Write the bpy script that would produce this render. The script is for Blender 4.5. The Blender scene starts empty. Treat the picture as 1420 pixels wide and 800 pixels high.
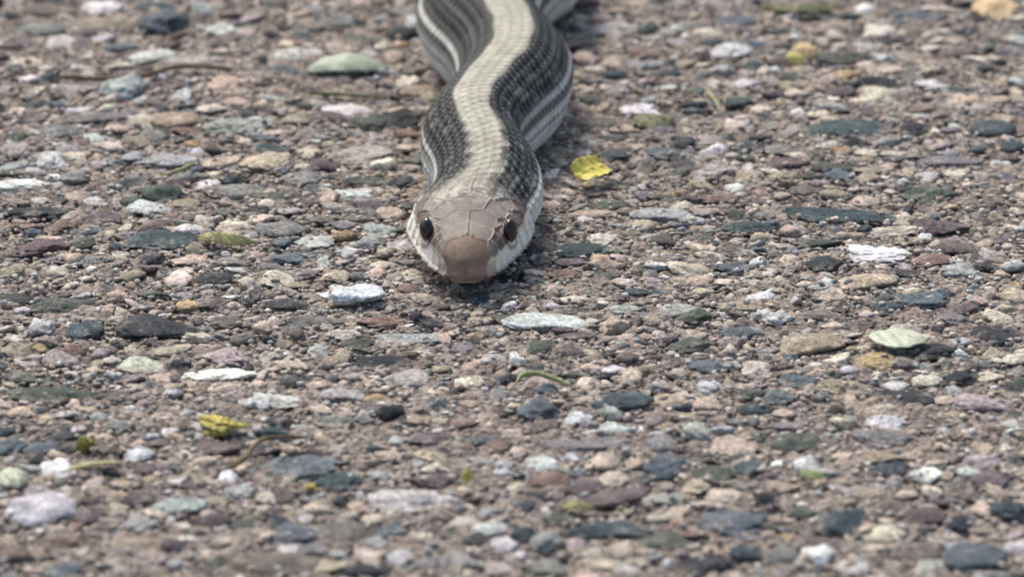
import bpy, math, random
import numpy as np
from mathutils import Vector
R = math.radians
rng = np.random.default_rng(7)
random.seed(7)
C = bpy.context.scene.collection
scene = bpy.context.scene

# ------------------------------------------------------------------ camera, sky, sun, exposure (1 unit = 1 cm)
EL, DIST, WIDTH = R(20.0), 50.0, 10.5
CAM = np.array([0.0, -DIST * math.cos(EL), DIST * math.sin(EL)])
cd = bpy.data.cameras.new('camera'); cam = bpy.data.objects.new('camera', cd); C.objects.link(cam)
cam.location = CAM
cam.rotation_euler = (math.pi / 2 - EL, 0, 0)
cd.sensor_width = 36
cd.lens = 36 * DIST / WIDTH
cd.clip_start, cd.clip_end = 0.5, 6000
cd.dof.use_dof = True
cd.dof.focus_distance = 50.0
APERTURE = 0.40                                   # cm, width of the lens opening
cd.dof.aperture_fstop = (cd.lens / 1000.0) / APERTURE
scene.camera = cam

SUN_EL, SUN_ROT = R(54), R(-30)                   # light from behind and a little to the left
world = bpy.data.worlds.new('World'); scene.world = world; world.use_nodes = True
wn = world.node_tree
bg = wn.nodes['Background']
sky = wn.nodes.new('ShaderNodeTexSky'); sky.sky_type = 'NISHITA'; sky.sun_disc = False
sky.sun_elevation = SUN_EL; sky.sun_rotation = SUN_ROT
sky.dust_density = 4.0; sky.air_density = 1.0; sky.ozone_density = 0.6
wn.links.new(sky.outputs[0], bg.inputs[0]); bg.inputs[1].default_value = 0.12
sd = bpy.data.lights.new('sun', 'SUN'); sun = bpy.data.objects.new('sun', sd); C.objects.link(sun)
sd.energy = 1.7; sd.angle = R(16); sd.color = (1.0, 0.94, 0.86)
d = Vector((math.sin(SUN_ROT) * math.cos(SUN_EL), math.cos(SUN_ROT) * math.cos(SUN_EL), math.sin(SUN_EL)))
sun.rotation_euler = (-d).to_track_quat('-Z', 'Y').to_euler()
vs = scene.view_settings
vs.view_transform = 'Standard'; vs.look = 'None'; vs.gamma = 1.0; vs.exposure = 0.56
scene.render.engine = 'CYCLES'
scene.cycles.max_bounces = 6

# ------------------------------------------------------------------ helpers
PXW = 1420.0
def ground_at(px, py, z=0.0):
    """point of the place at height z that the photograph shows at pixel (px, py)"""
    x = (px - 710.0) / PXW * WIDTH; y = (400.0 - py) / PXW * WIDTH
    f = np.array([0, math.cos(EL), -math.sin(EL)]); u = np.array([0, math.sin(EL), math.cos(EL)])
    dr = f * DIST + np.array([1.0, 0, 0]) * x + u * y
    t = (z - CAM[2]) / dr[2]
    return CAM + dr * t
def cm_per_px(p):
    return float(np.linalg.norm(np.asarray(p) - CAM)) / DIST * WIDTH / PXW

def make_mesh(name, verts, faces, mat=None, smooth=True):
    me = bpy.data.meshes.new(name)
    verts = np.asarray(verts, dtype=np.float32); faces = np.asarray(faces, dtype=np.int32)
    k = faces.shape[1]
    me.vertices.add(len(verts)); me.vertices.foreach_set('co', verts.ravel())
    me.loops.add(faces.size); me.loops.foreach_set('vertex_index', faces.ravel())
    me.polygons.add(len(faces))
    me.polygons.foreach_set('loop_start', np.arange(0, faces.size, k, dtype=np.int32))
    me.polygons.foreach_set('loop_total', np.full(len(faces), k, dtype=np.int32))
    me.polygons.foreach_set('use_smooth', np.full(len(faces), smooth, dtype=bool))
    me.update(calc_edges=True)
    if mat: me.materials.append(mat)
    return me
def set_colors(me, cols, name='col'):
    a = me.color_attributes.new(name, 'FLOAT_COLOR', 'POINT')
    c = np.ones((len(cols), 4), dtype=np.float32); c[:, :3] = cols
    a.data.foreach_set('color', c.ravel())
def link(name, me, parent=None, **props):
    o = bpy.data.objects.new(name, me); C.objects.link(o)
    if parent: o.parent = parent
    for k, v in props.items(): o[k] = v
    return o
def thing(o, label, cat, group=None):
    o['label'] = label; o['category'] = cat
    if group: o['group'] = group
    return o

# smooth value noise on arrays (sum of gradient-free lattice noise)
def _hash(ix, iy, iz, seed):
    h = (ix.astype(np.int64) * 374761393 + iy.astype(np.int64) * 668265263 + iz.astype(np.int64) * 2147483647 + seed * 144665) & 0x7fffffff
    h = ((h ^ (h >> 13)) * 1274126177) & 0x7fffffff
    h = (h ^ (h >> 16)) & 0xffff
    return h / 32767.5 - 1.0
def vnoise(p, seed=0):
    p = np.asarray(p, dtype=np.float64)
    i = np.floor(p).astype(np.int64); f = p - i; f = f * f * (3 - 2 * f)
    out = 0
    for a in (0, 1):
        for b in (0, 1):
            for c in (0, 1):
                w = (f[:, 0] if a else 1 - f[:, 0]) * (f[:, 1] if b else 1 - f[:, 1]) * (f[:, 2] if c else 1 - f[:, 2])
                out = out + w * _hash(i[:, 0] + a, i[:, 1] + b, i[:, 2] + c, seed)
    return out
def fbm(p, seed=0, octs=4, gain=0.5):
    s, a, q = 0, 1.0, np.asarray(p, dtype=np.float64)
    for k in range(octs):
        s = s + a * vnoise(q, seed + k * 17); q = q * 2.03 + 3.1; a *= gain
    return s

import bmesh
def icosphere(sub):
    bm = bmesh.new(); bmesh.ops.create_icosphere(bm, subdivisions=sub, radius=1.0)
    v = np.array([x.co[:] for x in bm.verts]); f = np.array([[w.index for w in x.verts] for x in bm.faces]); bm.free()
    return v, f
ICO = {k: icosphere(k) for k in (1, 2, 3, 4)}

# ------------------------------------------------------------------ materials
def mat_new(name):
    m = bpy.data.materials.new(name); m.use_nodes = True
    return m, m.node_tree.nodes, m.node_tree.links, m.node_tree.nodes['Principled BSDF']
def N(nodes, t, **kw):
    n = nodes.new(t)
    for k, v in kw.items(): setattr(n, k, v)
    return n
def mix(nodes, links, mode, fac, a, b):
    n = nodes.new('ShaderNodeMix'); n.data_type = 'RGBA'; n.blend_type = mode
    for s, v in ((0, fac), (6, a), (7, b)):
        if hasattr(v, 'is_linked') or hasattr(v, 'links'): links.new(v, n.inputs[s])
        else: n.inputs[s].default_value = v
    return n.outputs[2]
def ramp(nodes, links, src, stops):
    n = nodes.new('ShaderNodeValToRGB'); links.new(src, n.inputs[0])
    e = n.color_ramp.elements
    while len(e) < len(stops): e.new(0.5)
    for el, (p, v) in zip(e, stops): el.position = p; el.color = (v[0], v[1], v[2], 1) if hasattr(v, '__len__') else (v, v, v, 1)
    return n.outputs[0]

def stone_material(name, from_object):
    """weathered rock: base colour from the piece, mineral mottling, specks, cement film, fine pitted relief"""
    m, n, l, b = mat_new(name)
    tc = N(n, 'ShaderNodeTexCoord'); geo = N(n, 'ShaderNodeNewGeometry')
    if from_object:
        oi = N(n, 'ShaderNodeObjectInfo'); base = oi.outputs['Color']
    else:
        at = N(n, 'ShaderNodeAttribute', attribute_name='col'); base = at.outputs['Color']
    pos = geo.outputs['Position']
    n1 = N(n, 'ShaderNodeTexNoise'); n1.inputs['Scale'].default_value = 5.5; n1.inputs['Detail'].default_value = 6; n1.inputs['Roughness'].default_value = 0.65
    l.new(pos, n1.inputs['Vector'])
    n2 = N(n, 'ShaderNodeTexNoise'); n2.inputs['Scale'].default_value = 22; n2.inputs['Detail'].default_value = 5; n2.inputs['Roughness'].default_value = 0.75
    l.new(pos, n2.inputs['Vector'])
    c = mix(n, l, 'MULTIPLY', 1.0, base, ramp(n, l, n1.outputs['Fac'], [(0.3, 0.6), (0.5, 1.0), (0.7, 1.5)]))
    c = mix(n, l, 'MULTIPLY', 1.0, c, ramp(n, l, n2.outputs['Fac'], [(0.32, 0.5), (0.5, 1.0), (0.68, 1.6)]))
    # pale mineral specks
    vo = N(n, 'ShaderNodeTexVoronoi'); vo.inputs['Scale'].default_value = 30; l.new(pos, vo.inputs['Vector'])
    sp = ramp(n, l, vo.outputs['Distance'], [(0.10, 1.0), (0.22, 0.0)])
    sp2 = mix(n, l, 'MULTIPLY', 1.0, sp, ramp(n, l, n1.outputs['Fac'], [(0.48, 0.0), (0.62, 0.55)]))
    c = mix(n, l, 'MIX', sp2, c, (0.42, 0.38, 0.34, 1))
    # cement film left on some stones
    vg = N(n, 'ShaderNodeTexVoronoi'); vg.inputs['Scale'].default_value = 21; l.new(pos, vg.inputs['Vector'])
    sg_ = N(n, 'ShaderNodeSeparateColor'); l.new(vg.outputs['Color'], sg_.inputs[0])
    cem = ramp(n, l, sg_.outputs[0], [(0.0, (0.08, 0.075, 0.07)), (0.2, (0.28, 0.24, 0.20)), (0.6, (0.47, 0.415, 0.35)), (1.0, (0.66, 0.61, 0.53))])
    n3 = N(n, 'ShaderNodeTexNoise'); n3.inputs['Scale'].default_value = 3.4; n3.inputs['Detail'].default_value = 9; n3.inputs['Roughness'].default_value = 0.82
    l.new(pos, n3.inputs['Vector'])
    film = ramp(n, l, n3.outputs['Fac'], [(0.52, 0.0), (0.65, 0.55)])
    c = mix(n, l, 'MIX', film, c, cem)
    l.new(c, b.inputs['Base Color'])
    # sandy cement clinging to the foot of each stone
    sx = N(n, 'ShaderNodeSeparateXYZ'); l.new(pos, sx.inputs[0])
    ma = N(n, 'ShaderNodeMath', operation='MULTIPLY_ADD'); l.new(n2.outputs['Fac'], ma.inputs[0]); ma.inputs[1].default_value = -0.12; l.new(sx.outputs[2], ma.inputs[2])
    mr = N(n, 'ShaderNodeMapRange'); l.new(ma.outputs[0], mr.inputs[0]); mr.inputs[1].default_value = -0.08; mr.inputs[2].default_value = -0.03; mr.inputs[3].default_value = 0.8; mr.inputs[4].default_value = 0.0
    c = mix(n, l, 'MIX', mr.outputs[0], c, cem)
    l.new(c, b.inputs['Base Color'])
    b.inputs['Roughness'].default_value = 0.68
    b.inputs['Specular IOR Level'].default_value = 0.18
    bu = N(n, 'ShaderNodeBump'); bu.inputs['Strength'].default_value = 0.75; bu.inputs['Distance'].default_value = 0.03
    l.new(n2.outputs['Fac'], bu.inputs['Height']); l.new(bu.outputs['Normal'], b.inputs['Normal'])
    return m
M_PEBBLE = stone_material('pebble_stone', True)
M_GRAVEL = stone_material('gravel_stone', False)

def mortar_material():
    m, n, l, b = mat_new('sandy_mortar')
    geo = N(n, 'ShaderNodeNewGeometry'); pos = geo.outputs['Position']
    vo = N(n, 'ShaderNodeTexVoronoi'); vo.inputs['Scale'].default_value = 16; l.new(pos, vo.inputs['Vector'])
    sep = N(n, 'ShaderNodeSeparateColor'); l.new(vo.outputs['Color'], sep.inputs[0])
    grain = ramp(n, l, sep.outputs[0], [(0.0, (0.06, 0.055, 0.055)), (0.2, (0.18, 0.155, 0.14)), (0.42, (0.37, 0.32, 0.27)), (0.75, (0.53, 0.465, 0.395)), (1.0, (0.68, 0.63, 0.56))])
    n1 = N(n, 'ShaderNodeTexNoise'); n1.inputs['Scale'].default_value = 26; n1.inputs['Detail'].default_value = 6; n1.inputs['Roughness'].default_value = 0.75
    l.new(pos, n1.inputs['Vector'])
    paste = ramp(n, l, n1.outputs['Fac'], [(0.34, (0.11, 0.09, 0.08)), (0.48, (0.37, 0.315, 0.27)), (0.64, (0.63, 0.56, 0.48))])
    n2 = N(n, 'ShaderNodeTexNoise'); n2.inputs['Scale'].default_value = 1.1; n2.inputs['Detail'].default_value = 4; l.new(pos, n2.inputs['Vector'])
    c = mix(n, l, 'MIX', 0.6, paste, grain)
    c = mix(n, l, 'MULTIPLY', 1.0, c, ramp(n, l, n2.outputs['Fac'], [(0.3, (0.8, 0.76, 0.76)), (0.7, (1.15, 1.12, 1.08))]))
    l.new(c, b.inputs['Base Color']); b.inputs['Roughness'].default_value = 0.9; b.inputs['Specular IOR Level'].default_value = 0.2
    bu = N(n, 'ShaderNodeBump'); bu.inputs['Strength'].default_value = 0.9; bu.inputs['Distance'].default_value = 0.05
    l.new(n1.outputs['Fac'], bu.inputs['Height'])
    bu2 = N(n, 'ShaderNodeBump'); bu2.invert = True; bu2.inputs['Strength'].default_value = 0.7; bu2.inputs['Distance'].default_value = 0.03
    l.new(vo.outputs['Distance'], bu2.inputs['Height']); l.new(bu.outputs['Normal'], bu2.inputs['Normal'])
    l.new(bu2.outputs['Normal'], b.inputs['Normal'])
    return m
M_MORTAR = mortar_material()

def leaf_material(name, col, vein, rough=0.55, var=0.35, trans=0.15):
    m, n, l, b = mat_new(name)
    geo = N(n, 'ShaderNodeNewGeometry')
    n1 = N(n, 'ShaderNodeTexNoise'); n1.inputs['Scale'].default_value = 7; n1.inputs['Detail'].default_value = 6; n1.inputs['Roughness'].default_value = 0.7
    l.new(geo.outputs['Position'], n1.inputs['Vector'])
    c = mix(n, l, 'MIX', ramp(n, l, n1.outputs['Fac'], [(0.38, 0.0), (0.68, 1.0)]), (*col, 1), (*vein, 1))
    n2 = N(n, 'ShaderNodeTexNoise'); n2.inputs['Scale'].default_value = 35; n2.inputs['Detail'].default_value = 3
    l.new(geo.outputs['Position'], n2.inputs['Vector'])
    c = mix(n, l, 'MULTIPLY', 1.0, c, ramp(n, l, n2.outputs['Fac'], [(0.3, 1 - var), (0.7, 1 + var * 0.6)]))
    l.new(c, b.inputs['Base Color']); b.inputs['Roughness'].default_value = rough
    bu = N(n, 'ShaderNodeBump'); bu.inputs['Strength'].default_value = 0.4; bu.inputs['Distance'].default_value = 0.01
    l.new(n2.outputs['Fac'], bu.inputs['Height']); l.new(bu.outputs['Normal'], b.inputs['Normal'])
    return m

# ------------------------------------------------------------------ the ground: mortar sheet with pebbles set in it
PAL = {'W': (.78, .78, .75), 'w': (.52, .53, .515), 'C': (.57, .51, .42), 'P': (.47, .39, .31), 'K': (.38, .335, .315), 'R': (.19, .135, .11),
       'U': (.12, .095, .10), 'D': (.03, .036, .042), 'T': (.042, .066, .074), 'B': (.10, .125, .145), 'G': (.075, .09, .075), 'g': (.47, .52, .42),
       'S': (.19, .19, .185), 'N': (.33, .34, .325), 'Y': (.38, .28, .15), 'O': (.32, .27, .20), 'M': (.14, .125, .11)}
# stones read from the photograph, in sixteen tiles of 355 x 200 pixels enlarged four times: x y width height colour [tilt]
TILES = {
(0, 0): "560 55 240 80 W;600 140 340 80 O;930 150 260 170 B;330 245 220 64 w;580 225 130 74 w 15;240 70 180 90 M;240 170 240 90 S;100 260 190 70 U;1370 190 130 84 C;1220 180 190 84 w;1180 255 200 44 G;1250 290 130 50 C;830 320 230 84 w 12;170 355 200 60 C;65 385 100 50 G;165 445 130 64 W 10;210 510 100 50 C;310 540 110 34 D;320 585 130 50 B;430 615 180 50 w;320 640 76 34 D;700 510 250 150 N;430 500 220 80 K;1020 540 150 80 w 10;1040 590 150 36 D;890 445 90 70 K;1180 610 150 70 C;1320 590 150 80 P;1300 715 310 110 N;800 680 170 80 P;650 725 130 60 P;540 660 280 70 S;330 730 190 80 S;850 760 170 60 S;1010 775 150 44 D;180 660 170 70 U;970 670 240 110 O;1250 480 210 90 P;1010 350 280 70 K;860 50 200 70 T;680 270 200 60 B",
(0, 1): "100 30 160 44 G;585 15 90 36 C;280 90 110 100 P;440 130 200 80 S;250 165 120 30 G;190 310 230 70 w;430 265 110 50 P;40 340 80 56 G;150 395 190 60 B;700 270 80 50 C;760 335 120 80 P;600 225 220 50 G;110 480 180 44 D;330 500 150 40 G;340 560 180 50 C;500 430 260 60 S;40 600 90 80 P;130 600 70 50 P;230 670 150 70 O;510 620 250 70 w;400 660 200 80 U;770 625 90 64 P 30;640 690 220 100 G;830 680 210 120 D;120 740 180 50 P;300 740 160 60 S;60 690 160 60 N;900 510 180 60 O;860 750 180 60 R;620 540 180 70 M;80 780 180 50 B;860 410 140 70 M",
(0, 2): "430 75 190 50 G;590 70 110 50 O;370 180 110 90 S;560 170 330 90 K;750 180 120 80 G;910 172 70 48 w;830 130 80 44 P;1240 120 190 70 B 12;1000 150 220 50 S;1100 240 200 40 T;740 300 160 70 R;900 250 180 50 K;560 360 120 50 P;460 390 120 36 C;570 420 120 60 T;680 380 120 66 N;820 420 210 60 T 5;960 360 110 56 P;800 365 90 50 N;1160 410 150 90 N;625 490 90 70 C;875 495 130 60 w;1300 470 150 74 w;1290 570 210 70 T;1400 405 80 60 C;1230 600 110 70 D;1070 630 90 56 D;1380 620 120 60 C;700 620 190 90 W 14;1040 320 130 100 K;1200 290 240 90 w;1340 380 120 70 T;520 460 260 30 S;830 740 200 70 S;640 730 190 50 P;560 770 160 50 T;1280 680 110 90 K;1360 770 140 50 D;440 560 160 60 G;470 690 220 70 M;1080 780 200 50 K;960 690 70 60 C;260 590 90 90 G",
(0, 3): "820 100 270 70 B;940 100 160 50 B;1130 115 200 44 D;220 100 110 46 G;460 100 110 56 T;60 180 140 50 T;360 195 110 50 C;600 180 190 90 C -25;500 185 130 60 G;720 225 80 60 S;770 290 200 30 G;900 275 120 60 C;1050 240 130 40 P;400 330 280 90 G;620 330 110 70 w;1210 285 100 60 T;1040 300 200 70 M;1180 335 200 50 C;1360 300 160 80 S;1210 385 130 60 D;30 400 90 60 w;430 420 150 70 Y;620 470 260 90 D;900 480 170 80 w;450 470 130 50 G;860 550 120 50 D;400 525 150 80 U;540 620 160 60 U;610 550 220 110 C;170 530 150 64 C 15;360 600 170 60 N;1070 600 70 60 C;430 725 440 110 T;790 725 160 70 D;1230 730 240 100 T;280 640 120 50 C;1000 730 130 50 S;930 740 70 40 C;640 390 220 60 P;130 440 150 60 G;1280 560 170 60 P;1400 240 120 70 w;1300 160 120 40 G;950 60 200 50 C;850 650 100 40 w;300 240 80 50 C;30 530 120 60 U;1390 640 90 60 S",
(1, 0): "90 50 180 90 K;280 110 180 110 w 12;90 130 180 60 N;930 105 380 90 N 12;1240 110 250 80 P;70 170 180 50 G;120 235 330 70 W;545 125 100 60 K;740 80 120 60 N;760 190 150 70 S;680 230 200 70 T;800 260 120 50 D;420 195 150 80 S;1370 170 90 50 D;1300 270 330 90 S;990 230 170 70 U;1050 190 190 60 S;220 318 110 40 C;520 320 130 46 w;320 320 100 50 G;180 385 360 80 D;820 360 230 90 w;580 410 250 70 U 5;860 460 220 70 U;170 460 130 56 R;330 480 160 80 R;60 460 140 50 R;1250 385 130 56 M;1060 480 150 64 w 10;1310 470 190 80 C;1030 340 150 60 O;840 540 430 100 T;220 590 310 110 U;450 560 150 70 G;280 530 160 40 P;720 320 140 60 G;290 715 160 64 C;30 690 90 80 N;600 715 130 60 M;740 740 130 80 O;893 718 60 38 w;500 650 130 60 S;1180 750 180 70 D;1290 660 170 70 S;20 760 60 70 T;1390 790 120 90 C;960 480 100 50 K;720 510 190 50 S;1050 650 200 60 P;800 430 70 30 C;470 750 120 50 C",
(1, 1): "60 110 260 110 P;290 60 150 80 P;80 30 200 60 T;600 70 280 110 K;390 120 160 80 U;830 30 150 60 P;870 100 190 50 G;240 200 240 84 S;620 215 290 60 G;830 220 160 70 D;180 300 220 70 G;320 250 120 50 B;530 290 200 80 w;800 285 90 36 C;865 350 120 70 G;440 360 120 60 K;200 375 150 56 N;370 430 130 50 M;580 420 190 50 M;140 475 250 80 S;740 390 170 60 P;490 520 110 74 Y;140 545 150 70 B;330 550 210 80 w;200 635 300 80 B;500 605 130 56 w;680 490 170 80 N;710 610 120 70 P;480 450 160 50 S;430 735 150 76 P;830 660 160 50 S;700 680 150 60 C;480 655 100 40 C;250 730 180 70 S;560 740 120 60 S;870 730 150 70 C;800 480 110 60 G;100 755 200 80 C;240 785 120 40 O;60 270 110 50 P;900 620 110 60 M;780 780 70 40 C",
(1, 2): "560 70 170 70 T;530 150 130 70 M;850 60 200 70 B;940 125 170 70 D;1260 40 130 56 T;630 235 220 50 G;430 240 100 60 O;460 280 140 50 M;740 200 100 40 G;725 250 56 48 w;850 305 190 44 G;550 340 180 60 G;1140 305 180 60 R;1120 170 260 90 K;820 400 300 84 N;840 500 260 24 w;610 510 240 50 M;300 500 90 64 C;510 555 160 90 C -15;840 540 120 70 U;1050 590 140 80 C;370 600 330 90 T;1060 520 160 50 G;1290 470 280 70 T;1220 690 220 70 B;1200 590 170 70 M;860 640 160 40 S;700 700 120 50 M;500 740 180 50 G;780 770 110 50 K;330 660 160 50 U;570 625 80 30 C;200 350 140 60 P;440 390 300 40 P;1080 380 160 60 K;1380 390 100 50 S;1310 200 160 90 P;240 60 200 80 O;1180 770 150 40 C;640 770 150 50 C;300 740 160 70 R;120 600 120 60 T;160 660 110 50 T;1090 740 60 40 C;930 760 130 40 P",
(1, 3): "80 40 170 70 S;270 50 100 44 M;410 40 120 50 Y;620 50 300 40 C;540 85 130 34 Y;700 90 130 44 G;100 110 230 70 U;380 180 180 64 B;240 185 110 50 G;350 130 260 50 G;100 210 170 100 O;870 190 130 60 w;760 220 90 50 w;920 295 320 110 G;420 400 600 90 T;570 150 200 60 O;670 130 150 50 P;1100 170 240 56 C;1340 25 150 60 T;1000 100 330 60 S;380 290 170 60 O;200 270 160 60 M;540 330 150 60 P;670 490 310 56 C 12;590 615 320 90 W -4;760 540 200 40 O;130 490 150 80 P -20;280 550 230 60 G;120 650 130 70 P;310 680 200 90 D;950 470 280 110 U;1370 475 110 60 C;1060 580 220 80 U;900 650 200 70 R;1210 675 180 64 D;1360 690 120 80 w;1090 710 250 80 N;630 685 90 40 C;780 720 170 50 D;560 770 280 90 P;1200 340 160 70 M;1320 260 100 50 P;1320 190 110 44 B;1100 240 70 50 C;1260 480 100 50 O;20 450 90 60 B;1150 400 110 50 S;60 570 120 50 C;940 570 90 50 P;30 620 90 50 M;1310 540 150 50 U;1060 560 110 30 C;470 255 70 30 C;680 270 70 36 C;320 770 90 50 w;1380 390 80 60 C",
(2, 0): "90 65 200 60 D;330 110 370 90 G;870 230 460 150 D;1040 110 140 80 Y;1100 280 140 80 C 20;1170 90 170 80 M;460 250 200 100 T 25;240 230 160 110 w 25;40 230 90 70 C;80 285 110 40 C;330 400 190 100 K;760 430 280 70 g;620 405 110 50 C;625 490 90 70 w;740 500 160 60 S;990 440 130 90 D;1220 490 420 76 W;970 350 240 70 P;260 600 470 80 G;170 500 230 60 G;1240 390 260 90 K;1260 190 160 70 M;960 590 100 60 w;370 700 150 60 w;720 680 100 60 w;660 60 120 80 P;800 110 100 40 K;860 40 170 60 G;1390 70 100 80 D;1290 110 80 60 C;400 360 130 70 R;540 210 80 60 G;20 380 70 50 T;1240 560 190 60 P;680 610 220 60 M;340 790 150 50 T;700 760 200 60 S;1380 650 120 80 w;800 650 100 60 K;530 460 90 40 P;140 430 120 60 K;230 340 90 50 Y;1350 290 130 80 S;1030 40 120 50 N;750 550 90 40 C;560 130 120 60 P;40 100 90 50 O;110 690 140 60 P;490 680 110 50 P;450 780 140 50 N",
(2, 1): "150 100 230 70 D;470 90 140 50 R;630 125 150 36 G;700 190 300 70 R;340 180 300 50 M;500 260 210 60 C;840 280 340 60 N;570 320 190 80 G;740 420 360 80 D;210 270 130 80 M;1140 340 170 60 S;220 430 250 60 P;210 520 210 70 D;830 510 240 90 K;1200 530 170 80 C;480 600 220 90 N;990 640 180 60 T;1160 750 150 60 R;750 705 140 130 D;1020 580 130 50 C;100 630 260 80 w;40 660 110 70 w;40 725 100 30 W;900 170 90 110 D;1060 180 50 40 C;1040 450 120 60 O;420 740 200 60 S;620 670 150 50 M;660 700 70 26 W -20;490 430 80 50 N;660 492 70 24 C;930 350 80 40 C;60 380 120 50 N;340 350 130 60 N;30 490 90 60 C;60 230 130 90 P;540 500 120 60 K;510 680 90 36 C;1280 460 140 70 R;1300 400 160 60 K;1320 600 150 70 S;900 740 130 50 O;880 60 260 60 P;1130 100 140 60 M;340 540 120 50 P;300 640 100 40 P;1180 640 130 50 O;110 450 70 40 P",
(2, 2): "180 200 420 110 w 8;350 65 150 60 C;740 30 240 60 T;900 125 210 70 N;1030 165 180 90 G;100 90 170 50 M;270 235 110 50 U;390 270 220 60 M;690 195 100 70 M;560 220 170 100 P;740 270 100 50 O;630 280 120 60 P;810 250 80 40 C;1000 320 230 80 G;1080 440 200 80 B;150 340 170 80 G;330 360 150 70 U;560 460 150 70 w -15;750 460 130 80 O;640 400 130 80 U;1350 460 170 90 C;1090 570 160 90 w -25;1090 650 150 80 P;190 530 210 80 K -15;160 690 220 130 B;590 640 320 110 T;360 720 160 70 w;550 710 140 90 N;320 480 200 50 G;480 490 150 40 D;520 350 80 40 C;1240 250 180 70 B -10;1390 160 130 80 w;1260 110 240 60 O;1000 260 190 50 P;1310 590 180 60 G;1340 670 180 60 T;1020 750 200 60 G;670 590 100 50 G;750 580 80 40 N;870 630 170 70 P;960 600 120 40 C;1130 740 110 50 R;1320 750 130 70 S;300 320 50 36 C;210 580 120 70 B;30 660 90 50 P;1210 430 130 60 N;860 170 70 60 S;430 360 110 40 O;920 480 130 60 K;1050 30 100 60 P;620 120 200 50 N",
(2, 3): "60 180 160 90 w;280 150 220 60 M;420 110 110 50 D;830 80 280 90 B;1030 190 180 90 S;1280 260 280 80 D;650 120 200 70 T;1050 300 170 50 w;900 360 270 90 D -14;1050 370 110 70 w;600 410 220 90 Y;450 465 90 56 w;600 495 80 56 C;870 520 160 74 C;700 545 160 60 w;1060 510 210 90 D;1235 495 150 70 C;750 610 310 90 D;420 550 290 70 O;170 520 220 70 B;90 440 110 60 U;350 490 100 50 G;750 440 110 70 U;880 440 150 50 S;1190 430 110 60 S;190 590 80 70 C;90 700 120 50 P;50 610 180 90 B;300 620 120 80 S;1350 755 110 40 w;1380 710 120 50 D;1200 640 300 100 K;1030 720 200 70 O;250 320 320 120 O;1300 50 80 50 R;1180 80 110 60 P;1380 400 140 70 C;660 760 230 90 w;400 740 110 50 C;640 680 180 60 P;510 210 140 60 M;110 770 180 60 S;640 30 120 40 G;370 40 160 70 P;930 240 60 60 D;990 630 140 50 P;760 725 60 44 C;1190 270 80 40 M;1400 530 60 50 C;140 80 110 70 K;440 300 120 50 M;960 50 190 60 T;380 220 150 60 P",
(3, 0): "60 90 180 90 B;220 90 170 70 B;360 30 190 60 D;380 90 100 50 G;600 110 130 70 M;1210 90 230 100 U;770 130 170 70 w;890 60 120 50 M;230 430 330 170 w;60 240 140 60 g;800 210 180 50 U;780 370 230 60 U 18;980 410 280 90 N;760 520 200 100 N 10;1180 380 210 60 O;330 620 270 90 R;720 620 360 60 O;690 660 330 40 M;590 550 220 70 U;480 480 140 70 U;970 640 140 100 U;1060 690 60 80 C;970 740 80 90 N;1360 520 160 70 G;1230 530 80 50 w;130 700 150 90 R;370 770 240 80 B;1330 760 200 80 M;1290 600 180 50 P;1330 660 110 60 M;1340 340 160 90 N;1120 620 120 40 M;380 270 160 60 G;60 520 120 40 M;330 540 140 40 P;700 290 160 60 O;880 450 150 60 C;1180 740 120 60 G;40 600 120 70 P;40 680 110 60 R;1070 300 120 50 U;170 320 150 50 N;560 310 100 40 P;890 720 80 60 K;560 30 150 50 P;180 200 170 50 N;200 770 130 60 P;670 780 200 50 S;1150 450 90 50 C",
(3, 1): "230 200 440 120 B;60 100 160 70 D;950 40 260 80 U;780 60 80 60 w;740 130 160 70 P;1240 40 200 60 T;1340 80 140 70 R;470 290 220 100 T;860 385 480 110 w;640 490 140 70 C;490 560 270 110 M;120 510 180 70 D;220 570 260 110 B;770 560 170 90 B;670 610 150 80 N;620 690 160 70 C;790 700 160 70 w;1290 550 180 90 w -8;1230 590 160 70 D;1370 640 150 90 w;990 640 60 50 D;910 590 130 80 P;160 740 340 110 M;400 750 180 90 P;640 770 320 80 D;1000 740 220 80 S;180 650 150 50 w;1210 660 80 50 C;1000 280 230 80 U;1180 320 120 50 P;820 240 90 40 C;350 430 150 70 P;60 580 100 60 C;1380 230 120 60 w;1280 440 130 60 N;700 240 150 60 N;860 500 130 50 S;1100 420 130 60 S;580 340 50 36 w;640 285 50 36 w;560 420 120 60 P;960 130 150 50 P;190 110 120 80 P;1350 760 160 70 K;1000 210 150 50 C;1100 680 160 50 N;720 310 150 40 G;330 120 120 70 U;500 620 150 40 U;1250 160 140 40 N;330 650 200 60 S;1070 570 150 40 G;60 370 120 60 C",
(3, 2): "380 80 480 90 S;170 180 170 80 w;30 120 100 60 C;510 180 190 110 P 12;550 260 170 80 C;340 150 90 60 w;870 210 250 130 B 10;200 270 200 80 R;400 300 210 80 U;600 370 450 110 U 12;350 230 110 40 B;600 550 560 90 T 8;30 250 90 80 T;70 590 140 100 T;200 630 170 130 N;140 360 140 70 D;60 410 130 70 T;310 490 240 70 G;1210 520 380 160 B -14;820 600 320 80 G;1130 250 260 110 G;1320 210 160 100 B;860 370 220 70 N;950 250 50 50 C;1010 310 160 90 P;1180 350 190 70 C;790 250 180 70 T;450 670 130 60 C;590 670 160 90 P;1050 750 330 110 D;230 760 260 100 S;770 665 70 40 C;1150 650 220 50 P;1010 640 70 50 C;930 520 150 90 O;810 70 180 90 S;880 40 120 50 D;1200 80 280 90 P;1380 470 120 60 D;1400 750 120 80 G;710 730 110 60 C;350 620 130 60 K;70 500 150 60 O;750 390 130 50 K;40 690 110 60 w;690 180 120 70 P;1060 150 150 40 G;740 170 120 40 C;560 110 100 60 O;1380 330 90 40 G;480 740 180 60 P;920 440 120 50 P",
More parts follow.
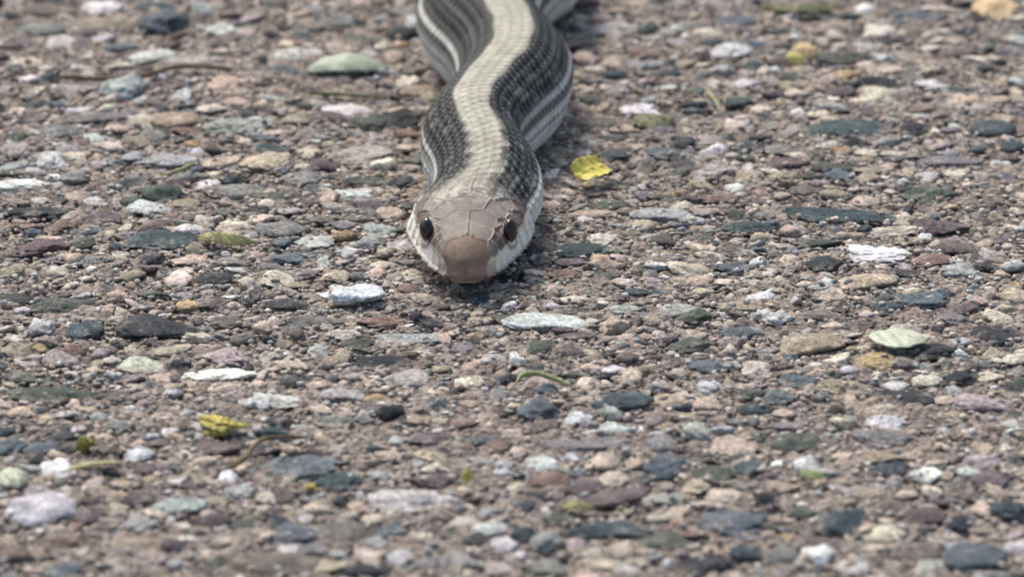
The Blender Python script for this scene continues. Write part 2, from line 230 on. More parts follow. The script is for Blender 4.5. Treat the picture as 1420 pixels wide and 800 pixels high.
(3, 3): "140 60 250 100 G;650 40 400 80 S;60 180 110 60 W;210 180 140 70 w;620 140 220 80 O;680 210 220 80 T;885 245 170 90 W 5;1130 235 150 70 g;1250 270 230 100 U 14;1040 320 180 60 M 10;1370 160 120 90 S;400 510 270 130 T;290 690 180 110 W;470 750 190 80 w;640 560 220 80 C;1130 690 320 150 B;820 670 270 100 M 10;1340 460 220 130 T;650 430 200 80 U;860 460 220 80 U;1060 510 200 100 D;180 450 180 70 G;1190 430 200 70 P;100 580 110 40 Y;570 340 180 60 O;240 370 130 50 R;310 470 110 60 S;80 310 160 80 O;770 350 110 60 P;730 170 44 20 w;380 290 160 40 M;1200 100 110 60 P;960 75 80 36 C;420 130 180 50 C;320 220 260 50 N;1010 140 160 50 M;300 620 140 60 U;600 640 140 60 P;1000 630 140 60 N;1290 590 150 50 P;1200 540 130 50 O;70 680 170 80 S;900 760 220 80 N;1200 780 200 40 w;60 530 150 50 G;1380 780 120 50 M;620 60 150 40 S;800 130 130 40 P;1310 200 90 50 P;30 420 80 50 D;540 540 100 60 P;420 390 130 50 O;890 410 110 40 K;800 560 110 50 O;1000 240 120 60 P",
}
listed = []
for (r, c), s in TILES.items():
    for it in s.split(';'):
        a = it.split()
        px, py = c * 355 + float(a[0]) / 4, r * 200 + float(a[1]) / 4
        listed.append([px, py, float(a[2]) / 4, float(a[3]) / 4, a[4], float(a[5]) if len(a) > 5 else 0.0])

def rock_variant(sub, seed, cuts, rough):
    """a stone: sphere cut by random planes, edges worn, surface uneven"""
    g = np.random.default_rng(seed)
    v, f = ICO[sub]; v = v.copy()
    nrm = g.normal(size=(cuts, 3)); nrm /= np.linalg.norm(nrm, axis=1)[:, None]
    lim = g.uniform(0.5, 0.9, cuts)
    s = np.ones(len(v))
    dt = v @ nrm.T
    for k in range(cuts):
        q = np.where(dt[:, k] > 1e-3, lim[k] / np.maximum(dt[:, k], 1e-3), 9.0)
        s = -np.log(np.exp(-s * 14) + np.exp(-q * 14)) / 14
    v = v * s[:, None]
    v *= (1 + rough * 1.8 * fbm(v * 1.3 + seed, seed, 2)[:, None])
    v *= (1 + rough * 1.0 * fbm(v * 4.0 + seed, seed + 5, 4, 0.7)[:, None])
    v /= np.abs(v).max(axis=0)
    return v, f
BIG = [rock_variant(4, 100 + k, random.choice((3, 5, 7, 9)), random.choice((0.08, 0.13, 0.19))) for k in range(40)]
BIG_ME = [make_mesh('pebble', v, f, M_PEBBLE) for v, f in BIG]

# occupancy raster of the ground, so that later stones go where there is room
X0, X1, Y0, Y1, RES = -12.0, 12.0, -13.0, 17.0, 0.025
occ = np.zeros((int((Y1 - Y0) / RES), int((X1 - X0) / RES)), dtype=bool)
def stamp(x, y, a, b, rot, k=0.85):
    r = max(a, b) * k
    i0, i1 = max(int((y - r - Y0) / RES), 0), min(int((y + r - Y0) / RES) + 1, occ.shape[0])
    j0, j1 = max(int((x - r - X0) / RES), 0), min(int((x + r - X0) / RES) + 1, occ.shape[1])
    if i0 >= i1 or j0 >= j1: return
    yy, xx = np.mgrid[i0:i1, j0:j1]; yy = Y0 + (yy + .5) * RES - y; xx = X0 + (xx + .5) * RES - x
    cx, sx = math.cos(rot), math.sin(rot)
    u = (xx * cx + yy * sx) / (a * k); w = (-xx * sx + yy * cx) / (b * k)
    occ[i0:i1, j0:j1] |= (u * u + w * w) < 1
def is_free(x, y, r):
    i, j = int((y - Y0) / RES), int((x - X0) / RES); k = int(r / RES)
    if i - k < 0 or j - k < 0 or i + k >= occ.shape[0] or j + k >= occ.shape[1]: return False
    return not (occ[i, j] or occ[i - k, j] or occ[i + k, j] or occ[i, j - k] or occ[i, j + k])

SINE, COSE = math.sin(EL), math.cos(EL)
def stone_axes(px, py, w, h):
    p = ground_at(px, py, 0.0); k = cm_per_px(p)
    a = w * k / 2 * 1.24; hh = h * k / 2 * 1.25
    b = min(hh / 0.42, 1.15 * a)
    c2 = hh * hh - (b * SINE) ** 2
    c = min(max(math.sqrt(max(c2, 0)) / COSE, 0.26 * b), 0.6 * b)
    return p, a, b, c

# the mortar sheet: dense where the photograph looks, coarser out to the horizon
def axis(dense0, dense1, step, far):
    t = list(np.arange(dense0, dense1, step)); s = step; v = dense1
    while v < far: t.append(v); s *= 1.35; v += s
    t.append(far); s = step; v = dense0 - step
    while v > -far: t.insert(0, v); s *= 1.35; v -= s
    t.insert(0, -far)
    return np.array(t)
gx, gy = axis(-6.8, 6.8, 0.034, 3000.0), axis(-8.6, 12.4, 0.042, 3000.0)
GX, GY = np.meshgrid(gx, gy); P3 = np.stack([GX.ravel(), GY.ravel(), np.zeros(GX.size)], 1)
hz = 0.014 * fbm(P3 * 0.9, 3, 3) + 0.018 * fbm(P3 * 6.0, 9, 2, 0.6) + 0.034 * np.maximum(fbm(P3 * 12.0, 19, 2, 0.6), -0.8) - 0.008
P3[:, 2] = np.where(np.abs(P3[:, 0]) + np.abs(P3[:, 1]) > 200, -0.03, hz)
nx, ny = len(gx), len(gy)
ii = (np.arange(ny - 1)[:, None] * nx + np.arange(nx - 1)[None, :]).ravel()
ground = link('ground', make_mesh('ground', P3, np.stack([ii, ii + 1, ii + nx + 1, ii + nx], 1), M_MORTAR), kind='structure',
              label='exposed aggregate paving of small pebbles set in sandy mortar')

# ------------------------------------------------------------------ snake course (needed before the stones, so nothing pokes through it)
# axis points: photo pixel of the body's middle, height of the axis, half width, half height
HEAD_YAW = R(2.0)
def A(px, py, z): return ground_at(px, py, z)
course = [(674, 268, .50), (676, 243, .55), (669, 222, .58), (656, 202, .60), (657, 181, .61), (682, 152, .62), (708, 123, .64), (712, 95, .65),
          (699, 68, .66), (676, 45, .67), (664, 24, .68), (670, 3, .68), (690, -18, .68), (712, -36, .68), (730, -56, .68)]
pts = [A(*q) for q in course]
SNOUT = ground_at(646, 391, 0.22); SNOUT[2] = 0.0

def hermite(points, step):
    P = np.array(points); n = len(P); out = []
    T = np.gradient(P, axis=0)
    for i in range(n - 1):
        m = max(int(np.linalg.norm(P[i + 1] - P[i]) / step), 2)
        t = np.linspace(0, 1, m, endpoint=False)[:, None]
        out.append((2*t**3 - 3*t**2 + 1) * P[i] + (t**3 - 2*t**2 + t) * T[i] + (-2*t**3 + 3*t**2) * P[i+1] + (t**3 - t**2) * T[i+1])
    out.append(P[-1:]); return np.vstack(out)
hd = np.array([math.sin(HEAD_YAW), math.cos(HEAD_YAW), 0.0])        # from snout towards the neck
head_axis = [SNOUT + hd * k for k in (0.0, 0.5, 1.0, 1.5)]
rest = [[p[0], p[1], 0.0] for p in pts]
last = np.array(rest[-1])
tail = []
hdg = math.atan2(rest[-1][1] - rest[-2][1], rest[-1][0] - rest[-2][0])
q = last.copy()
for k in range(26):                                                # the rest of the snake, beyond the top of the frame
    hdg += 0.55 * math.cos(k * 0.9 + 0.3)
    q = q + 1.5 * np.array([math.cos(hdg), math.sin(hdg), 0]); q[1] = max(q[1], 11.5); tail.append(list(q))
line = hermite([list(h) for h in head_axis] + rest + tail, 0.02)
for _ in range(12):
    line[1:-1] = 0.25 * line[:-2] + 0.5 * line[1:-1] + 0.25 * line[2:]
ds = np.concatenate([[0], np.cumsum(np.linalg.norm(np.diff(line, axis=0), axis=1))])
TOTAL = ds[-1]
S_END_DENSE = 15.0
ss = np.concatenate([0.75 * (np.linspace(0, 1, 46) ** 2.0), np.arange(0.762, S_END_DENSE, 0.0125), np.arange(S_END_DENSE, TOTAL, 0.09)])
cx = np.interp(ss, ds, line[:, 0]); cy = np.interp(ss, ds, line[:, 1])
for _ in range(8):
    m = ss > 1.0
    cx[1:-1] = np.where(m[1:-1], .25 * cx[:-2] + .5 * cx[1:-1] + .25 * cx[2:], cx[1:-1])
    cy[1:-1] = np.where(m[1:-1], .25 * cy[:-2] + .5 * cy[1:-1] + .25 * cy[2:], cy[1:-1])
tx, ty = np.gradient(cx, ss), np.gradient(cy, ss)
k = max(3, 1); 
tn = np.hypot(tx, ty) + 1e-9; tx /= tn; ty /= tn
# sideways unit vector: to the photo's right when the course runs away from the camera
sxv, syv = ty, -tx

# near-snake stones are kept low
near_pts = np.stack([cx[::25], cy[::25]], 1)
def snake_gap(x, y):
    return float(np.min(np.hypot(near_pts[:, 0] - x, near_pts[:, 1] - y)))

# ------------------------------------------------------------------ pebbles
cand = []
for L in listed:
    p, a, b, c = stone_axes(*L[:4])
    cand.append((a * b / cm_per_px(p) ** 2 * 0.4, L, p, a, b, c))
cand.sort(key=lambda t: -t[0])
small_verts, small_faces, small_cols, voff = [], [], [], 0
VAR2 = [rock_variant(2, 300 + k, random.choice((3, 5, 7)), 0.18) for k in range(24)]
VAR1 = [rock_variant(1, 400 + k, random.choice((2, 3, 4)), 0.2) for k in range(16)]
def trimmed(v, f):                                                 # drop the buried underside
    keep = (v[f][:, :, 2].max(axis=1) > -0.45); f = f[keep]
    u, inv = np.unique(f, return_inverse=True)
    return v[u], inv.reshape(f.shape)
VAR3 = [trimmed(*rock_variant(3, 500 + k, random.choice((3, 5, 7, 9)), 0.17)) for k in range(20)]
VAR2 = [trimmed(v, f) for v, f in VAR2]; VAR1 = [trimmed(v, f) for v, f in VAR1]
def add_small(bank, x, y, z, a, b, c, rot, col, tx_=0.0, ty_=0.0):
    global voff
    v, f = bank[rng.integers(len(bank))]
    q = v * (a, b, c)
    cx_, sx_ = math.cos(rot), math.sin(rot)
    w = np.empty_like(q)
    w[:, 0] = x + q[:, 0] * cx_ - q[:, 1] * sx_; w[:, 1] = y + q[:, 0] * sx_ + q[:, 1] * cx_
    w[:, 2] = z + q[:, 2] + tx_ * q[:, 0] + ty_ * q[:, 1]
    small_verts.append(w); small_faces.append(f + voff); voff += len(v)
    small_cols.append(np.tile(np.asarray(col, dtype=np.float32), (len(v), 1)))
def tint(code, amt=0.16):
    c = np.array(PAL[code]); return np.clip(c * (1 + rng.uniform(-amt, amt)) * (1 + rng.uniform(-.05, .05, 3)), 0.01, 0.85)

n_obj = 0
for area, L, p, a, b, c in cand:
    gap = snake_gap(p[0], p[1])
    if gap < 0.75 and p[1] > SNOUT[1] - 0.2:
        c = min(c, 0.05)
    tilt = math.radians(L[5])
    col = tint(L[4], 0.08)
    zc = 0.12 * c
    yaw = rng.uniform(-0.10, 0.10) + math.atan(math.tan(tilt) * 1.3)
    slope = rng.uniform(-0.05, 0.05)
    if n_obj < 300:
        o = link('pebble', BIG_ME[n_obj % 40], ground)
        o.location = (p[0], p[1], zc)
        o.scale = (a, b, c)
        o.rotation_euler = (rng.uniform(-.06, .06), slope, yaw)
        o.color = (*[float(t) for t in col], 1)
        n_obj += 1
    else:
        add_small(VAR3, p[0], p[1], zc, a, b, c, yaw, col, slope, rng.uniform(-.1, .1))
    stamp(p[0], p[1], a, b, yaw, 0.86)

weights = {'W': 3, 'w': 8, 'C': 15, 'P': 20, 'K': 8, 'R': 4, 'U': 8, 'D': 12, 'T': 7, 'B': 5, 'G': 5, 'S': 7, 'N': 9, 'Y': 1, 'O': 11, 'M': 7}
codes = list(weights); wp = np.array([weights[k] for k in codes], float); wp /= wp.sum()
def halfspan(y): return 5.6 + (y + 13) * 0.045 + 0.35
def scatter(n, r0, r1, bank, k_free, inview=True):
    made = 0
    xs = rng.uniform(-1, 1, n); ys = rng.uniform(0, 1, n); rs = r0 + (r1 - r0) * rng.random(n) ** 1.8
    for i in range(n):
        if inview: y = -8.4 + ys[i] * 20.4; x = xs[i] * (6.0 + 0.06 * y)
        else:
            y = Y0 + 0.4 + ys[i] * (Y1 - Y0 - 0.8); x = xs[i] * 11.5
            if -8.4 < y < 12.0 and abs(x) < 6.0 + 0.06 * y: continue
        r = rs[i]
        if not is_free(x, y, r * k_free): continue
        el = rng.uniform(0.6, 1.5); a = r * math.sqrt(el); b = r / math.sqrt(el); c = rng.uniform(0.25, 0.6) * min(a, b)
        if snake_gap(x, y) < 0.7: c = min(c, 0.05)
        rot = rng.uniform(0, math.pi)
        code = codes[rng.choice(len(codes), p=wp)]
        z = rng.uniform(-0.5, 0.12) * c
        add_small(bank, x, y, z, a, b, c, rot, tint(code, 0.25), rng.uniform(-.25, .25), rng.uniform(-.25, .25))
        stamp(x, y, a, b, rot, 0.85); made += 1
    return made
print('scatter', scatter(5000, 0.10, 0.24, VAR3, 0.6), scatter(9000, 0.065, 0.13, VAR2, 0.7), scatter(14000, 0.04, 0.075, VAR1, 0.8), scatter(52000, 0.018, 0.045, VAR1, 0.7),
      scatter(5000, 0.14, 0.45, VAR2, 0.8, False), scatter(9000, 0.07, 0.15, VAR1, 0.8, False))
def cling(n):                                                     # sand grains and cement crumbs, also on the shoulders of the stones
    for i in range(n):
        y = -8.2 + rng.random() * 19.6; x = rng.uniform(-1, 1) * (5.8 + 0.06 * y)
        r = rng.uniform(0.016, 0.042); code = codes[rng.choice(len(codes), p=wp)] if rng.random() < .3 and is_free(x, y, 0.02) else ('P', 'C', 'C', 'P', 'w', 'K')[rng.integers(6)]
        on = not is_free(x, y, 0.02)
        if on and rng.random() < 0.80: continue
        add_small(VAR1, x, y, (rng.uniform(0.0, 0.055) if on else rng.uniform(-.005, .02)), r * rng.uniform(.9, 1.6), r, r * rng.uniform(.6, 1), rng.uniform(0, 3.1), tint(code, .25))
cling(22000)
sv = np.vstack(small_verts); sf = np.vstack(small_faces); sc_ = np.vstack(small_cols)
me = make_mesh('gravel', sv, sf, M_GRAVEL); set_colors(me, sc_)
gravel = link('gravel', me, ground, kind='stuff')
print('gravel verts', len(sv), 'tris', len(sf))

# ------------------------------------------------------------------ the snake: one continuous skin from snout to tail
s = ss
def prof(xs_, ys_): 
    from_ = np.interp(s, xs_, ys_); return from_
def smooth_prof(xs_, ys_, k=5):
    y = np.interp(s, xs_, ys_)
    # monotone-ish smoothing in s: average over a small window
    w = 0.09
    out = np.zeros_like(y)
    for dlt in np.linspace(-w, w, 9):
        out += np.interp(np.clip(s + dlt * np.clip(s / 0.25, 0.1, 1), 0, None), xs_, ys_)
    return out / 9
T_ = TOTAL
K = dict(
    wt=([0, .03, .10, .20, .35, .60, .90, 1.2, 1.6, 2.2, 3.5, 6, 9, 20, T_-10, T_], [.02, .12, .20, .25, .28, .31, .36, .41, .44, .46, .50, .56, .58, .58, .30, .02]),   # half width of the top
    wm=([0, .03, .10, .20, .35, .60, .90, 1.2, 1.6, 2.2, 3.5, 6, 9, 20, T_-10, T_], [.03, .11, .19, .26, .32, .39, .48, .56, .60, .585, .555, .70, .78, .78, .36, .03]),   # half width at mid height
    wl=([0, .03, .10, .20, .35, .60, .90, 1.2, 1.5, 2.2, 3.5, 6, 9, 20, T_-10, T_], [.03, .10, .19, .27, .36, .48, .59, .66, .67, .58, .55, .64, .69, .69, .32, .03]),   # half width at the lip
    zt=([0, .03, .08, .16, .28, .45, .70, 1.0, 1.3, 1.7, 2.4, 3.5, 6, 9, 20, T_-10, T_], [.34, .42, .48, .545, .60, .635, .67, .70, .73, .80, .95, 1.10, 1.24, 1.30, 1.30, .62, .06]),
    zm=([0, .10, .28, .60, 1.0, 1.5, 2.4, 3.5, 6, 9, 20, T_-10, T_], [.31, .38, .45, .49, .50, .52, .56, .60, .66, .69, .69, .34, .04]),
    zl=([0, .10, .28, .60, 1.0, 1.5, 2.4, 3.5, 6, 9, 20, T_-10, T_], [.27, .235, .24, .26, .30, .34, .33, .32, .34, .36, .36, .18, .03]),
    zb=([0, .04, .12, .40, 1.0, 1.8, 2.8, 3.5, 9, 20, T_-10, T_], [.25, .20, .15, .10, .07, .05, .03, .02, .02, .02, .02, .01]))
Kp = {k: smooth_prof(*v) for k, v in K.items()}
# section: control points from the top round to the belly, a closed Catmull-Rom curve through them
NV = 340
def section(i_all):
    wt, wm, wl, zt, zm, zl, zb = (Kp[k] for k in ('wt', 'wm', 'wl', 'zt', 'zm', 'zl', 'zb'))
    z0 = np.zeros_like(wt)
    half = [(z0, zt), (wt * .55, zt - .035 * (wt / .4)), (wt, zt - .12 * (zt - zm) / .2 * 1.0), (wm, zm), (wl, zl), (wl * .80, zb + (zl - zb) * .28), (wl * .40, zb), (z0, zb)]
    ctrl = half + [(-x, z) for x, z in half[-2:0:-1]]
    return np.stack([np.stack(c, 1) for c in ctrl], 1)       # (ns, 14, 2)
ctrl = section(None); nc = ctrl.shape[1]
dense = []
for j in range(nc):
    p0, p1, p2, p3 = (ctrl[:, (j + o) % nc] for o in (-1, 0, 1, 2))
    for t in np.linspace(0, 1, 20, endpoint=False):
        cr = 0.5 * ((2*p1) + (-p0+p2)*t + (2*p0-5*p1+4*p2-p3)*t*t + (-p0+3*p1-3*p2+p3)*t**3)
        bs = ((1-t)**3*p0 + (3*t**3-6*t*t+4)*p1 + (-3*t**3+3*t*t+3*t+1)*p2 + t**3*p3) / 6
        dense.append(0.35 * cr + 0.65 * bs)
dense = np.stack(dense, 1)                                    # (ns, 280, 2)
dl = np.linalg.norm(np.roll(dense, -1, axis=1) - dense, axis=2)
cum = np.concatenate([np.zeros((len(s), 1)), np.cumsum(dl, axis=1)], axis=1); per = cum[:, -1:]
ns = len(s)
vpar = (np.arange(NV) / NV)
# uniform arc parameter q in [-.5,.5): 0 = top centre, + = to the photo's right side
sec = np.empty((ns, NV, 2)); closed = np.concatenate([dense, dense[:, :1]], axis=1)
for i in range(ns):
    tt = vpar * per[i, 0]
    sec[i, :, 0] = np.interp(tt, cum[i], closed[i, :, 0]); sec[i, :, 1] = np.interp(tt, cum[i], closed[i, :, 1])
Q = np.where(vpar > 0.5, vpar - 1, vpar)                      # signed arc fraction
per = per[:, 0]
lx, lz = sec[:, :, 0], sec[:, :, 1]                           # local coordinates
# local normals
dq = np.roll(sec, -1, axis=1) - np.roll(sec, 1, axis=1)
nl = np.stack([-dq[:, :, 1], dq[:, :, 0]], 2) * -1; nl /= np.linalg.norm(nl, axis=2, keepdims=True) + 1e-9
S2 = np.repeat(s[:, None], NV, 1); Q2 = np.repeat(Q[None, :], ns, 0)
X = lx.ravel(); Z = lz.ravel(); Sf = S2.ravel(); Qf = Q2.ravel()
headw = np.clip((1.75 - Sf) / 0.35, 0, 1)                     # 1 on the head, 0 on the body

# ---- body scales: 23 rows of rhombic overlapping scales round the back and sides, wide plates below
NROW = 27.0 / 0.78                                             # rows over the whole girth
SL = 0.124                                                     # scale length along the body
rowf = Qf * NROW; rf = np.round(rowf)
best = np.full(len(rowf), 9.0); bid = np.zeros(len(rowf)); bdx = np.zeros(len(rowf)); bdy = np.zeros(len(rowf))
bs_ = Sf / SL
for dr in (-1, 0, 1):
    rr = rf + dr
    off = 0.5 * (np.mod(rr, 2))
    for db in (0, 1, -1):
        bb = np.round(bs_ - off) + off + db
        dx = np.abs(rowf - rr) / 1.0; dy = np.abs(bs_ - bb) / 0.5 * 0.5
        # rhombus with rounded sides
        m = np.sqrt((dx * 1.0) ** 2 + (dy * 0.95) ** 2) * 0.55 + (dx + dy) * 0.5
        hit = m < best
        best = np.where(hit, m, best); bid = np.where(hit, rr * 7919 + np.round(bb * 2) * 104729, bid)
        bdx = np.where(hit, rowf - rr, bdx); bdy = np.where(hit, bs_ - bb, bdy)
hsh = lambda v, k: np.mod(np.sin(v * 12.9898 + k * 78.233) * 43758.5453, 1.0)
h1, h2, h3 = hsh(bid, 1), hsh(bid, 2), hsh(bid, 3)
edge = np.clip((best - 0.30) / 0.22, 0, 1); edge = edge * edge * (3 - 2 * edge)
aq0 = np.abs(Qf)
keel = np.exp(-((rowf - rf - 0) / .12) ** 2) * 0.0
scale_h = (0.016 * (1 - edge) * (1 - .45 * (aq0 < .06)) + 0.008 * np.clip(bdy + 0.2, -0.5, 0.7) + 0.002 * (h1 - .5))
aq = np.abs(Qf)
belly = np.clip((aq - 0.385) / 0.012, 0, 1)
bp = np.mod(Sf / 0.42, 1.0)
belly_h = 0.02 * bp ** 3 * -1 + 0.01
scale_h = scale_h * (1 - belly) + belly_h * belly
scale_h *= np.clip(TOTAL - Sf, 0, 4) / 4

# ---- head shields: nearest seed on the surface, seams sunk between them
def widthat(key, dd): return float(np.interp(dd, *K[key]))
seeds = []                                                     # x, s, z, weight, colour
BR = (.245, .215, .182); BR2 = (.28, .245, .208); TAN = (.25, .185, .14); CR = (.72, .68, .57); WH = (.82, .80, .70); DKB = (.16, .125, .105)
seeds += [(0, .06, .42, .175, TAN), (0, 1.02, .70, .02, BR)]
for sg in (-1, 1):
    seeds += [(sg * .135, .42, .62, .0, BR2), (sg * .155, .68, .66, .0, BR), (sg * .30, .95, .66, 0, BR2), (sg * .19, 1.42, .73, .06, BR2 if sg < 0 else BR),
              (sg * .33, .24, .44, 0, BR), (sg * .375, .40, .48, 0, DKB), (sg * .41, .50, .50, -.01, DKB), (sg * .47, .90, .50, 0, DKB), (sg * .43, .82, .60, -.02, BR2),
              (sg * .53, 1.08, .52, 0, DKB), (sg * .55, 1.32, .55, 0, DKB), (sg * .44, 1.2, .66, 0, BR2), (sg * .5, 1.55, .6, 0, BR2), (0, .10, .14, 0, CR)]
    for dd in (.17, .30, .44, .59, .75, .92, 1.11, 1.32): seeds.append((sg * widthat('wl', dd) * .98, dd, widthat('zl', dd) + .08, .012, WH if dd > .3 else CR))
    for dd in (.2, .38, .56, .76, .96, 1.2): seeds.append((sg * widthat('wl', dd) * .85, dd, widthat('zb', dd) + .05, 0, CR))
d1 = np.full(len(X), 9.0); d2 = np.full(len(X), 9.0); sid = np.zeros(len(X), int)
hm = Sf < 1.9
xh, sh_, zh = X[hm], Sf[hm], Z[hm]
a1 = np.full(hm.sum(), 9.0); a2 = a1.copy(); ai = np.zeros(hm.sum(), int)
wob = 0.005 * vnoise(np.stack([xh * 9, sh_ * 9, zh * 9], 1), 41)
for k_, (sx_, sd_, sz_, sw_, _) in enumerate(seeds):
    dd = np.sqrt((xh - sx_) ** 2 + (sh_ - sd_) ** 2 + (zh - sz_) ** 2) - sw_ + wob * ((k_ % 3) - 1)
    less = dd < a1
    a2 = np.where(less, a1, np.minimum(a2, dd)); ai = np.where(less, k_, ai); a1 = np.where(less, dd, a1)
seam = np.ones(len(X)); seam[hm] = np.clip((a2 - a1) / 0.028, 0, 1); seam = seam * seam * (3 - 2 * seam)
sid[hm] = ai
head_h = 0.024 * (seam - 1) + 0.016 * np.clip((Sf - np.array([q_[1] for q_ in seeds])[sid]) / .2, -1, 1) * -1 * (Z > .5) * (sid > 0) + 0.008 * (np.clip(1 - 0, 0, 1))
# mouth slit just under the lip, all along the upper jaw
zl_ = np.repeat(Kp['zl'][:, None], NV, 1).ravel()
slit = np.exp(-((Z - (zl_ - 0.012)) / 0.012) ** 2) * (Sf < 1.5) * np.clip(Sf / .1, 0.4, 1)
head_h = head_h - 0.045 * slit
# notch in the middle of the upper lip, nostrils, eye sockets, pits
head_h -= 0.05 * np.exp(-((X / 0.022) ** 2)) * np.exp(-((Z - 0.235) / 0.03) ** 2) * (Sf < .2)
for sg in (-1, 1):
    head_h -= 0.05 * np.exp(-(((X - sg * .305) / .035) ** 2 + ((Sf - .17) / .035) ** 2 + ((Z - .43) / .035) ** 2))
    head_h -= 0.055 * np.exp(-(((X - sg * .42) / .13) ** 2 + ((Sf - .66) / .13) ** 2 + ((Z - .50) / .11) ** 2))
    head_h += 0.045 * np.exp(-(((X - sg * .36) / .08) ** 2 + ((Sf - .70) / .16) ** 2 + ((Z - .64) / .05) ** 2))   # brow
disp = scale_h * (1 - headw) + head_h * headw * np.clip(Sf / .12, .25, 1)
X = X + nl[:, :, 0].ravel() * disp; Z2 = Z + nl[:, :, 1].ravel() * disp
CXr, CYr, SXr, SYr = (np.repeat(v, NV) for v in (cx, cy, sxv, syv))
lift = 0.025
V = np.stack([CXr + SXr * X, CYr + SYr * X, Z2 + lift], 1)

# ---- skin colours
def mixc(a, b, t): t = t[:, None]; return np.asarray(a) * (1 - t) + np.asarray(b) * t
def band(lo, hi, soft=.006):
    return np.clip((aq - lo) / soft + .5, 0, 1) * np.clip((hi - aq) / soft + .5, 0, 1)
rowq = np.where(headw > 0.5, aq, np.abs(bid * 0 + (rowf - bdx)) / NROW)     # colour by whole scales
aq_s = 0.7 * aq + 0.3 * np.abs(rowf - bdx) / NROW
keep = aq; aq = aq_s
nzc = fbm(np.stack([X * 6, Sf * 6, Z * 6], 1), 77, 4)
DARK = np.array((.012, .015, .016)); CREAM = np.array((.47, .455, .365)); PALE = np.array((.60, .60, .54)); GREY = np.array((.15, .15, .14)); OLIVE = np.array((.13, .135, .115))
col = np.tile(DARK, (len(X), 1)) * (0.72 + 0.45 * h2[:, None])
col = mixc(col, OLIVE, np.clip((h3 > .72) * .15, 0, 1)); col = mixc(col, (.15, .16, .155), np.clip((best - .36) / .08, 0, 1) * np.clip((bdy - .12) / .1, 0, 1) * .8)
front = np.clip((6.0 - Sf) / 2.0, 0, 1)                       # the neck is more broken up than the back
w1 = 0.056 + 0.002 * np.sin(Sf * 9) + 0.008 * np.clip((3.0 - Sf) / 1.2, 0, 1)
csoft = .008 + .03 * np.clip((3.2 - Sf) / 1.2, 0, 1)
cream = np.clip((w1 - aq) / csoft + .5 + (h1 - .5) * np.clip((3.6 - Sf), 0, 1) * .8, 0, 1)
colc = CREAM * (0.93 + 0.14 * h1[:, None]); mid = np.exp(-(aq / .012) ** 2) * .28
colc = mixc(colc, (.33, .31, .25), mid)
fade = np.clip((2.9 - Sf) / 1.2, 0, 1)
colc = mixc(colc, (.36, .33, .27), fade * .5)
col = col * (1 - cream[:, None]) + colc * cream[:, None]
line1 = band(.130, .140) * (1 - front * .6) * .7; col = mixc(col, GREY * 1.8, line1)
lato = band(.184, .200) * .7; col = mixc(col, OLIVE, lato); lat = band(.200, .222) * (.95); col = mixc(col, PALE, lat * (1 - front * .25))
lat2 = band(.222, .248); col = mixc(col, GREY * 1.15, lat2)
lat3 = band(.248, .52, .01); col = mixc(col, (.64, .65, .62), lat3)
lat4 = band(.272, .29); col = mixc(col, GREY * 1.4, lat4 * .7)
# loose pale flecks on the scale edges of the neck
fl = (h3 > .78) * front * band(.10, .22) * np.clip(best / .35, 0, 1); col = mixc(col, (.36, .37, .36), fl * .3)
wn_ = np.clip((3.4 - Sf) / 1.4, 0, 1) * band(.20, .30); col = mixc(col, (.74, .74, .67), wn_ * .9)
col *= (1 + .16 * nzc)[:, None]
col = col * (1 - .12 * np.clip(edge, 0, 1) * (1 - belly))[:, None]           # colour slightly darker towards the scale edges
# head
hc = np.array([sd_[4] for sd_ in seeds])[sid] * (1 + .10 * hsh(sid.astype(float), 5)[:, None] - .05)
hc = mixc(hc, (.43, .39, .32), np.clip(1 - seam, 0, 1) * .5)
for sg in (-1, 1):
    nos = np.exp(-(((X - sg * .29) / .035) ** 2 + ((Sf - .17) / .035) ** 2 + ((Z - .42) / .03) ** 2)); hc = mixc(hc, (.02, .015, .012), np.clip(nos * 1.4, 0, 1))                # plate seams coloured paler, nostrils coloured dark
fl2 = fbm(np.stack([X * 13, Sf * 13, Z * 13], 1), 21, 4, .6)
flake = np.clip((fl2 + .12) / .25, 0, 1) * np.exp(-((Sf - 1.42) / .26) ** 2) * (Z > .62)
hc = mixc(hc, (.52, .50, .42), np.clip(flake * .85, 0, 1))
can = np.exp(-((np.abs(X) - np.interp(Sf, [0, .3, .6, .9, 1.3], [.2, .30, .345, .40, .45])) / .014) ** 2) * (Z > .5) * np.clip((Sf - .2) / .1, 0, 1) * np.clip((1.3 - Sf) / .2, 0, 1)
hc = mixc(hc, (.50, .46, .37), can * .6)
notch = np.exp(-((X / 0.02) ** 2)) * np.exp(-((Z - 0.235) / 0.035) ** 2) * (Sf < .25); hc = mixc(hc, (.03, .022, .018), notch)
ros = np.clip((.34 - Sf) / .12, 0, 1) * (np.abs(X) < .30)
hc = mixc(hc, (.36, .27, .22), ros * np.exp(-((Z - .25) / .09) ** 2) * .7)
br = np.clip(fl2 * .8, 0, .35) * (Sf > .5) * (np.abs(X) > .42) * (Z < .42); hc = mixc(hc, BR, br)
hc = mixc(hc, DKB, np.clip(slit, 0, 1) * .8)
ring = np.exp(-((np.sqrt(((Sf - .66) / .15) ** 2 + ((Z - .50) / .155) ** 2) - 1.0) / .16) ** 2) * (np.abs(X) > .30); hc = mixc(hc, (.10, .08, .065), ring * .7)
hc *= (1 + .17 * fl2)[:, None]
hb = np.clip((1.68 - Sf) / .35 + .12 * nzc, 0, 1)
col = col * (1 - hb[:, None]) + hc * hb[:, None]
aq = keep
col = np.clip(col, .015, .8)

idx = np.arange(ns * NV).reshape(ns, NV)
F = np.stack([idx[:-1, :].ravel(), np.roll(idx, -1, axis=1)[:-1, :].ravel(), np.roll(idx, -1, axis=1)[1:, :].ravel(), idx[1:, :].ravel()], 1)[:, ::-1]
